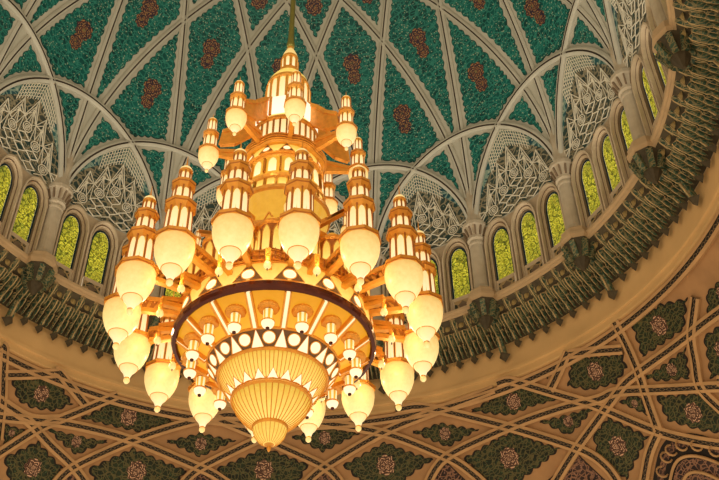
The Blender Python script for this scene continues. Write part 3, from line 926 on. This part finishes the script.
for k in range(20):          # crown of small triangles above the middle basin
    a=TAU*k/20; h=TAU/40*.85
    f=lambda da,t: ((.084+.0135*t)*S*math.sin(a+da),(.084+.0135*t)*S*math.cos(a+da),z_(1.0715+.0165*t))
    ids=[mb.vert(f(-h,0)),mb.vert(f(h,0)),mb.vert(f(0,1))]; mb.face(ids,[(0,.5)]*3)
    mb.mat(G); mb.tube([f(-h,0),f(0,1),f(h,0)],.011,4); mb.mat(M['disc'])
mb.build('triangle_crown',b1)
frieze('lower_frieze',.1145,1.123,.139,1.154,16,PH+PI/16,False)
# -- soffit under the dark ring: warm glass cone with radial beams
mb=MB(); mb.smooth=False
mb.lathe(pf([(.140,1.157),(.172,1.178),(.206,1.203)]),64,0,[M['soffit'],M['soffit']],cap=False)
sof=mb.build('glass_soffit',ch)
first=None
for k in range(16):
    a=TAU*k/16
    if first is None:
        mb=MB().mat(M['lant']); 
        mb.bar((0,S*.142,z_(1.154)),(0,S*.204,z_(1.197)),.075,.06)
        mb.mat(G)
        for s in (-1,1): mb.bar((s*.055,S*.142,z_(1.152)),(s*.055,S*.205,z_(1.196)),.035,.09)
        o=first=mb.build('beam',sof)
    else: o=first.copy(); col.objects.link(o); o.parent=sof
    o.rotation_euler.z=-(PH+a)
# round roof panels and hanging lanterns between the beams
proto=None
for k in range(16):
    a=PH+TAU*(k+.5)/16; r=.174
    if proto is None:
        proto=MB()
        proto.lathe([(.012,-.46),(.03,-.45),(.035,-.42),(.02,-.40)],10,0,[M['bronze'],M['bronze'],G])
        proto.smooth=True
        proto.lathe([(.03,-.41),(.085,-.385),(.105,-.34),(.108,-.31)],16,0,[M['disc']]*3)
        proto.smooth=False
        proto.lathe([(.118,-.31),(.118,-.285),(.085,-.28)],16,0,[G,G])
        cap_=proto
        o=cap_.build('small_lantern',ch)
        mb=MB(); mb.lathe([(.075,-.28),(.085,-.06),(.07,-.05)],12,0,[M['lant'],G],altern={M['lant']:[M['lant'],M['warm']]})
        mb.build('lantern_glass',o)
        mb=MB(); mb.lathe([(.07,-.05),(.16,-.05),(.185,0),(.16,.06),(.05,.14)],16,0,[G,G,G,GD]); mb.build('lantern_cap',o)
        base=o
    else: o=copy_tree(base,ch)
    o.location=(r*S*math.sin(a),r*S*math.cos(a),z_(1.176)); o.rotation_euler.z=-a; o.scale=(1.22,1.22,1.15)
# -- dark ring
mb=MB().mat(M['bronze'])
mb.lathe(pf([(.2055,1.206),(.2055,1.197),(.209,1.1945),(.2165,1.1965),(.2195,1.203),(.2185,1.212),(.211,1.214),(.2055,1.206)]),48,0,cap=False)
mb.build('dark_ring',ch)
frieze('upper_frieze',.2135,1.214,.207,1.268,16,PH,True)
# -- scalloped balcony
lob8=lambda a: 1+.045*abs(math.cos((a-PH)*4))
mb=MB()
mb.lathe(pf([(.196,1.268),(.198,1.272),(.200,1.298),(.194,1.302),(.165,1.304)]),128,0,[G,G,G,GD],lobe=lambda a,k:lob8(a) if k<4 else 1)
bal=mb.build('balcony',ch)
mb=MB().mat(GD)
for k in range(96):
    a=TAU*k/96; r=.2012*lob8(a)*S
    mb.bar((r*math.sin(a),r*math.cos(a),z_(1.275)),(r*math.sin(a),r*math.cos(a),z_(1.295)),.05,.02)
mb.mat(G)
for z in (1.273,1.285,1.297): mb.tube([(.2015*lob8(TAU*k/128)*S*math.sin(TAU*k/128),.2015*lob8(TAU*k/128)*S*math.cos(TAU*k/128),z_(z)) for k in range(128)],.02,5,True)
mb.build('balustrade',bal)
def drum(name,prof,mats,n,win,ph=PH,pane='arched_pane'):
    mb=MB(); mb.lathe(pf(prof),n,ph,mats); d=mb.build(name,ch)
    for (r0,z0,r1,z1,k,g,fr_,ar,p2) in win:
        mb=MB(); pane1(mb,r0,z0,r1,z1,k,g,fr_,ar)
        mb.mat(G)
        for e in (-.5,.5):
            a=TAU*e/k
            mb.bar(((r0+.004)*S*math.sin(a),(r0+.004)*S*math.cos(a),z_(z0)),((r1+.004)*S*math.sin(a),(r1+.004)*S*math.cos(a),z_(z1)),.045,.07)
        o=mb.build(pane,d); o.rotation_euler.z=-(ph+p2)
        for q in range(1,k):
            c=o.copy(); col.objects.link(c); c.parent=d; c.rotation_euler.z=-(ph+p2+TAU*q/k)
    return d
drum('arcade_drum',[(.162,1.300),(.158,1.402),(.168,1.406),(.172,1.412),(.168,1.418),(.08,1.42)],[GD,G,G,G,GD],48,[(.162,1.304,.158,1.396,24,M['pleat'],.80,True,0)])
# -- bulging middle bowl on a neck
mb=MB(); mb.smooth=False
star=lambda a,k: 1+(.09*abs(math.sin((a-PH)*4)) if k in (2,3) else 0)
mb.lathe(pf([(.082,1.42),(.086,1.45),(.104,1.470),(.106,1.478),(.090,1.484),(.099,1.50),(.108,1.54),(.113,1.566),(.118,1.570),(.118,1.580),(.108,1.584)]),64,PH,
   [M['warm'],G,G,GD,M['warm'],M['warm'],M['warm'],G,G,G],lobe=star)
mid=mb.build('middle_bowl',ch)
mb=MB().mat(G)
for k in range(8):
    a=PH+TAU*k/8
    for s in (-1,1):
        b_=a+s*PI/8
        mb.tube([(.103*S*math.sin(a),.103*S*math.cos(a),z_(1.505)),(.098*S*math.sin((a+b_)/2),.098*S*math.cos((a+b_)/2),z_(1.475)),(.101*S*math.sin(b_),.101*S*math.cos(b_),z_(1.455))],.02,6)
mb.build('star_rib',mid)
drum('window_drum',[(.104,1.584),(.101,1.615),(.106,1.620),(.106,1.630),(.098,1.634),(.095,1.695),(.098,1.699),(.097,1.706)],[M['warm'],G,G,G,M['warm'],G,G],32,
  [(.104,1.587,.101,1.613,24,M['pleat'],.6,False,0),(.098,1.640,.095,1.688,16,M['lant'],.5,True,0)])
frieze('tower_frieze',.098,1.708,.090,1.744,12,PH+PI/16,True)
lob12=lambda a: 1+.05*abs(math.cos((a-PH)*4))
mb=MB(); mb.lathe(pf([(.094,1.742),(.099,1.747),(.0995,1.766),(.095,1.770),(.08,1.772)]),96,0,[G,GD,G,G],lobe=lambda a,k:lob12(a) if k<4 else 1)
up_=mb.build('tower_balcony',ch)
mb=MB().mat(G)
for z in (1.749,1.757,1.766): mb.tube([(.101*lob12(TAU*k/96)*S*math.sin(TAU*k/96),.101*lob12(TAU*k/96)*S*math.cos(TAU*k/96),z_(z)) for k in range(96)],.018,5,True)
mb.build('balustrade',up_)
drum('ribbed_drum',[(.081,1.772),(.080,1.842),(.086,1.847),(.086,1.856),(.076,1.860)],[M['pleat'],G,G,G],40,[(.081,1.775,.080,1.840,32,M['lant'],.72,False,0)],pane='ribbed_pane')
drum('white_drum',[(.078,1.862),(.078,1.935),(.075,1.939),(.07,1.946),(.05,1.95)],[M['pleat'],G,G,GD],16,[(.079,1.866,.079,1.934,12,M['white'],.92,False,0)],pane='white_pane')
drum('domed_drum',[(.055,1.95),(.055,2.045),(.059,2.050),(.058,2.060),(.052,2.076),(.040,2.098),(.026,2.114),(.026,2.122)],[M['pleat'],G,G,M['pleat'],M['pleat'],M['pleat'],G],32,[(.055,1.957,.055,2.042,16,M['lant'],.7,True,0)])
drum('top_lantern',[(.027,2.122),(.027,2.128),(.019,2.131),(.018,2.176),(.023,2.18),(.023,2.187),(.018,2.205),(.010,2.225),(.009,2.236)],[G,G,M['lant'],G,G,M['bowl'],M['bowl'],G],16,[(.018,2.134,.018,2.174,8,M['lant'],.7,True,0)])

# -- minaret lamps
def minaret(h_levels,scale,name):
    """tip at the local origin; galleries are octagonal"""
    k=scale*S
    def P(l): return [(r*k,z*k) for r,z in l]
    mb=MB()
    gal=lambda r,z,t: [(r*.70,z-(.018 if r<.038 else .004)),(r*.80,z-(.011 if r<.038 else .003)),(r*.97,z-.003),(r,z),(r,z+t),(r*.93,z+t+.002),(r*.6,z+t+.003)]
    # finial hanging under the bowl
    mb.lathe(P([(.001,0),(.004,.002),(.0068,.006),(.0068,.011),(.006,.016)]),12,0,[M['bowl'],M['bowl'],M['bowl'],G])
    zt_=h_levels['top']
    o=mb.build(name,ch)
    mb=MB(); mb.smooth=True
    mb.lathe(P([(.006,.014),(.0075,.020),(.0105,.027),(.0165,.034),(.0195,.040)]),24,0,[M['lant']]*4,cap=False)
    mb.mat(G); mb.smooth=False; mb.tube([(.0205*k*math.sin(TAU*j/24),.0205*k*math.cos(TAU*j/24),.0405*k) for j in range(24)],.0009*k,5,True)
    mb.smooth=True
    mb.lathe(P([(.0205,.041),(.026,.048),(.0325,.061),(.0375,.076),(.0395,.090),(.0395,.100),(.0385,.108)]),24,0,[M['bowl']]*6,cap=False)
    mb.build('glass_bowl',o)
    for r,z,t in h_levels['gal']:
        mb=MB(); mb.lathe(P(gal(r,z,t)),8,PI/8,[G,G,GD,G,G,GD]); mb.build('gallery',o)
    for (r,z0,z1,n) in h_levels['glass']:
        mb=MB(); mb.lathe(P([(r,z0),(r*.95,z1)]),16,0,[M['warm']])
        for q in range(n):
            a=TAU*(q+.5)/n; da=TAU/n*.36; R=r*k*1.03
            F=[(-1,0),(1,0),(1,.78),(.6,.93),(0,1),(-.6,.93),(-1,.78)]
            mb.mat(M['lant']); ids=[mb.vert((R*math.sin(a+da*x)*(1-.05*t),R*math.cos(a+da*x)*(1-.05*t),(z0+.004+(z1-z0-.008)*t)*k)) for x,t in F]
            mb.face(ids[::-1],[(x,t) for x,t in F][::-1])
            a2=TAU*q/n; mb.mat(GD); mb.bar((R*1.02*math.sin(a2),R*1.02*math.cos(a2),z0*k),(R*.97*math.sin(a2),R*.97*math.cos(a2),z1*k),.0035*k,.003*k)
        mb.build('lantern_tier',o)
    mb=MB(); mb.smooth=True
    r=h_levels['domer']; mb.lathe(P([(r,zt_-.003),(r*1.02,zt_+.003),(r*.85,zt_+.010),(r*.5,zt_+.016),(.002,zt_+.02)]),16,0,[G,M['bowl'],M['bowl'],M['bowl']])
    mb.smooth=False; mb.lathe(P([(.0025,zt_+.016),(.0015,zt_+.03),(.0004,zt_+.05)]),6,0,[G,G])
    mb.build('dome_cap',o)
    return o
big=minaret(dict(gal=[(.0435,.111,.007),(.034,.202,.007),(.0265,.262,.006)],
   glass=[(.0255,.12,.192,8),(.0195,.211,.252,8),(.0125,.270,.302,8)],top=.304,domer=.0145),1.0,'minaret_lamp')
small=minaret(dict(gal=[(.044,.112,.008),(.0335,.206,.008)],
   glass=[(.0255,.122,.192,8),(.018,.218,.285,8)],top=.288,domer=.019),.64,'upper_minaret_lamp')
RL,ZL=.327,1.155
for k in range(16):
    o=big if k==0 else copy_tree(big,ch)
    a=PH+TAU*k/16; o.location=(RL*S*math.sin(a),RL*S*math.cos(a),z_(ZL)); o.rotation_euler.z=-a
RU,ZU=.19,1.70; PU=.69
for k in range(8):
    o=small if k==0 else copy_tree(small,ch)
    a=PU+TAU*k/8; o.location=(RU*S*math.sin(a),RU*S*math.cos(a),z_(ZU)); o.rotation_euler.z=-a
# -- brackets that carry the lamps
def bracket(name,pts_top,pts_bot,n,ph,w=.07,parent=ch,solid=False):
    mb=MB().mat(G)
    A=[Vector((0,r*S,z_(z))) for r,z in pts_top]; B=[Vector((0,r*S,z_(z))) for r,z in pts_bot]
    for L_ in (A,B):
        for p,q in zip(L_,L_[1:]): mb.bar(p,q,.11,.11)
    mb.mat(GD)
    if not solid:
        for p,q,r_,s_ in zip(A,B,A[1:],B[1:]): mb.bar(p,s_,w,w); mb.bar(q,r_,w,w)
    for p,q in zip(A,B): mb.mat(G); mb.bar(p,q,w,w)
    if solid:
        mb.mat(G)
        for p,q,r_,s_ in zip(A,B,A[1:],B[1:]):
            for x in (-.03,.03): mb.quad(p+Vector((x,0,0)),q+Vector((x,0,0)),s_+Vector((x,0,0)),r_+Vector((x,0,0)))
    first=mb.build(name,parent); first.rotation_euler.z=-ph
    for k in range(1,n):
        o=first.copy(); col.objects.link(o); o.parent=parent; o.rotation_euler.z=-(ph+TAU*k/n)
bracket('lamp_bracket',[(.165+.021*k,1.292) for k in range(7)],[(.208+.014*k,1.262) for k in range(7)],16,PH)
bracket('upper_bracket',[(.07,1.945),(.10,1.915),(.13,1.875),(.16,1.85)],[(.078,1.865),(.10,1.845),(.13,1.815),(.165,1.805)],8,PU,solid=True)
bracket('tower_bracket',[(.10+.02*k,1.788-.003*k) for k in range(5)],[(.10+.02*k,1.758+.003*k) for k in range(5)],8,PU,solid=True)
# -- smaller lamps under the upper ring and small glass globes between the big lamps
t_=minaret(dict(gal=[(.036,.115,.007),(.024,.215,.006)],glass=[(.022,.123,.212,6),(.014,.222,.27,6)],top=.272,domer=.015),.36,'small_lamp')
for k in range(8):
    o=t_ if k==0 else copy_tree(t_,ch)
    a=PU+TAU*k/8; o.location=(.19*S*math.sin(a),.19*S*math.cos(a),z_(1.405)); o.rotation_euler.z=-a
bracket('small_bracket',[(.10,1.500),(.19,1.503)],[(.10,1.496),(.19,1.503)],8,PU,.03)
gl=None
for k in range(16):
    a=PH+TAU*(k+.5)/16
    if gl is None:
        mb=MB(); mb.smooth=True
        mb.lathe([(.01,-.08),(.045,-.07),(.075,-.03),(.08,0),(.065,.06),(.04,.1)],16,0,[M['bowl']]*5)
        mb.lathe([(.05,.09),(.05,.2),(.02,.24),(.02,.34)],10,0,[G,G,G]); mb.lathe([(.004,-.14),(.015,-.12),(.012,-.07)],8,0,[M['bronze']]*2)
        gl=mb.build('globe_bulb',ch); o=gl
    else: o=gl.copy(); col.objects.link(o); o.parent=ch
    o.location=(.252*S*math.sin(a),.252*S*math.cos(a),z_(1.222)); o.rotation_euler.z=-a
bracket('globe_bracket',[(.205+.012*k,1.268-.002*k) for k in range(5)],[(.205+.012*k,1.25) for k in range(5)],16,PH+PI/16,.04)
# half-round amber bays bulging from the arcade between the lamps, each over its own little balcony
first=None
for k in range(16):
    a=PH+TAU*(k+.5)/16
    if first is None:
        zz=lambda z:(z-1.272)*S
        mb=MB(); mb.lathe([(r*S,zz(z)) for r,z in [(.012,1.262),(.026,1.268),(.034,1.272),(.0345,1.298),(.031,1.302),(.030,1.304),(.029,1.378),(.033,1.382),(.033,1.388),(.026,1.394),(.01,1.412)]],20,0,
            [GD,G,G,G,G,GD,G,G,G,M['warm']])
        first=mb.build('arcade_bay',ch)
        for j in range(8):
            e=TAU*(j+.5)/8; da=TAU/8*.38; R=.0305*S
            if j==0:
                mb=MB().mat(M['pleat']); F=[(-1,0),(1,0),(1,.7),(.7,.86),(.3,.96),(0,1),(-.3,.96),(-.7,.86),(-1,.7)]
                for q in range(4):
                    pass
                ids=[mb.vert((R*1.02*math.sin(da*x),R*1.02*math.cos(da*x),zz(1.306)+(1.374-1.306)*S*t)) for x,t in F]
                mb.face(ids[::-1],[(x,t) for x,t in F][::-1])
                mb.mat(G); mb.tube([mb.v[i] for i in ids],.014,5,True)
                pane=mb.build('arched_pane',first); pane.rotation_euler.z=-e
            else:
                c=pane.copy(); col.objects.link(c); c.parent=first; c.rotation_euler.z=-e
        mb=MB().mat(GD)
        for j in range(20):
            e=TAU*j/20; mb.bar((.0352*S*math.sin(e),.0352*S*math.cos(e),zz(1.275)),(.0352*S*math.sin(e),.0352*S*math.cos(e),zz(1.295)),.035,.03)
        mb.mat(G)
        for z in (1.274,1.285,1.297): mb.tube([(.0355*S*math.sin(TAU*j/24),.0355*S*math.cos(TAU*j/24),zz(z)) for j in range(24)],.018,5,True)
        mb.build('balustrade',first); o=first
    else: o=copy_tree(first,ch)
    o.location=(.176*S*math.sin(a),.176*S*math.cos(a),z_(1.272)); o.rotation_euler.z=-a
# ------------------------------------------------------------------ camera
CAM=dict(f=971.8617,pitch=.720849,roll=-.0173648,yaw=.1083304,d=1.723084)
p_,ro_,y_=CAM['pitch'],CAM['roll'],CAM['yaw']
FW=Vector((math.sin(y_)*math.cos(p_),math.cos(y_)*math.cos(p_),math.sin(p_)))
R0=Vector((math.cos(y_),-math.sin(y_),0)); U0=R0.cross(FW)
RT=R0*math.cos(ro_)+U0*math.sin(ro_); UP=-R0*math.sin(ro_)+U0*math.cos(ro_)
cd=bpy.data.cameras.new('camera'); cam=bpy.data.objects.new('camera',cd); col.objects.link(cam)
cd.sensor_width=36; cd.sensor_fit='HORIZONTAL'; cd.lens=36*CAM['f']/719
Mx=Matrix((RT,UP,-FW)).transposed().to_4x4(); Mx.translation=Vector((0,-CAM['d']*S,ZB))
cam.matrix_world=Mx; cd.clip_end=500
scene.camera=cam
# ------------------------------------------------------------------ light
wd_=bpy.data.worlds.new('hall_glow'); scene.world=wd_; wd_.use_nodes=True
bg=wd_.node_tree.nodes['Background']; bg.inputs[0].default_value=(1,.78,.52,1); bg.inputs[1].default_value=1.0
def light(name,kind,loc,energy,color,**k):
    d=bpy.data.lights.new(name,kind); d.energy=energy; d.color=color
    for a,b in k.items(): setattr(d,a,b)
    o=bpy.data.objects.new(name,d); col.objects.link(o); o.location=loc; return o
for k in range(16):      # unseen cove spots near the cornice, added to brighten the dome
    a=az_of(k+.5); p=W(.955,a,1.97)
    o=light('cove_fill','SPOT',p,220,(1,.96,.86),spot_size=math.radians(150),spot_blend=.6,shadow_soft_size=.3)
    o.rotation_euler=(W(.2,a+PI,2.9)-p).to_track_quat('-Z','Y').to_euler()
for k in range(16):      # bulbs among the brackets of the chandelier
    a=PH+TAU*(k+.5)/16
    light('bulb','POINT',W(.275,a,1.235),11,(1,.78,.42),shadow_soft_size=.08)
for k in range(8):
    a=PU+TAU*(k+.5)/8
    light('bulb','POINT',W(.15,a,1.655),6,(1,.78,.42),shadow_soft_size=.08)
vs=scene.view_settings; vs.view_transform='Standard'; vs.look='None'; vs.exposure=0.0; vs.gamma=1.0; vs.use_curve_mapping=False
scene.display_settings.display_device='sRGB'
scene.cycles.max_bounces=6; scene.cycles.diffuse_bounces=3; scene.cycles.glossy_bounces=2; scene.cycles.sample_clamp_indirect=4.0
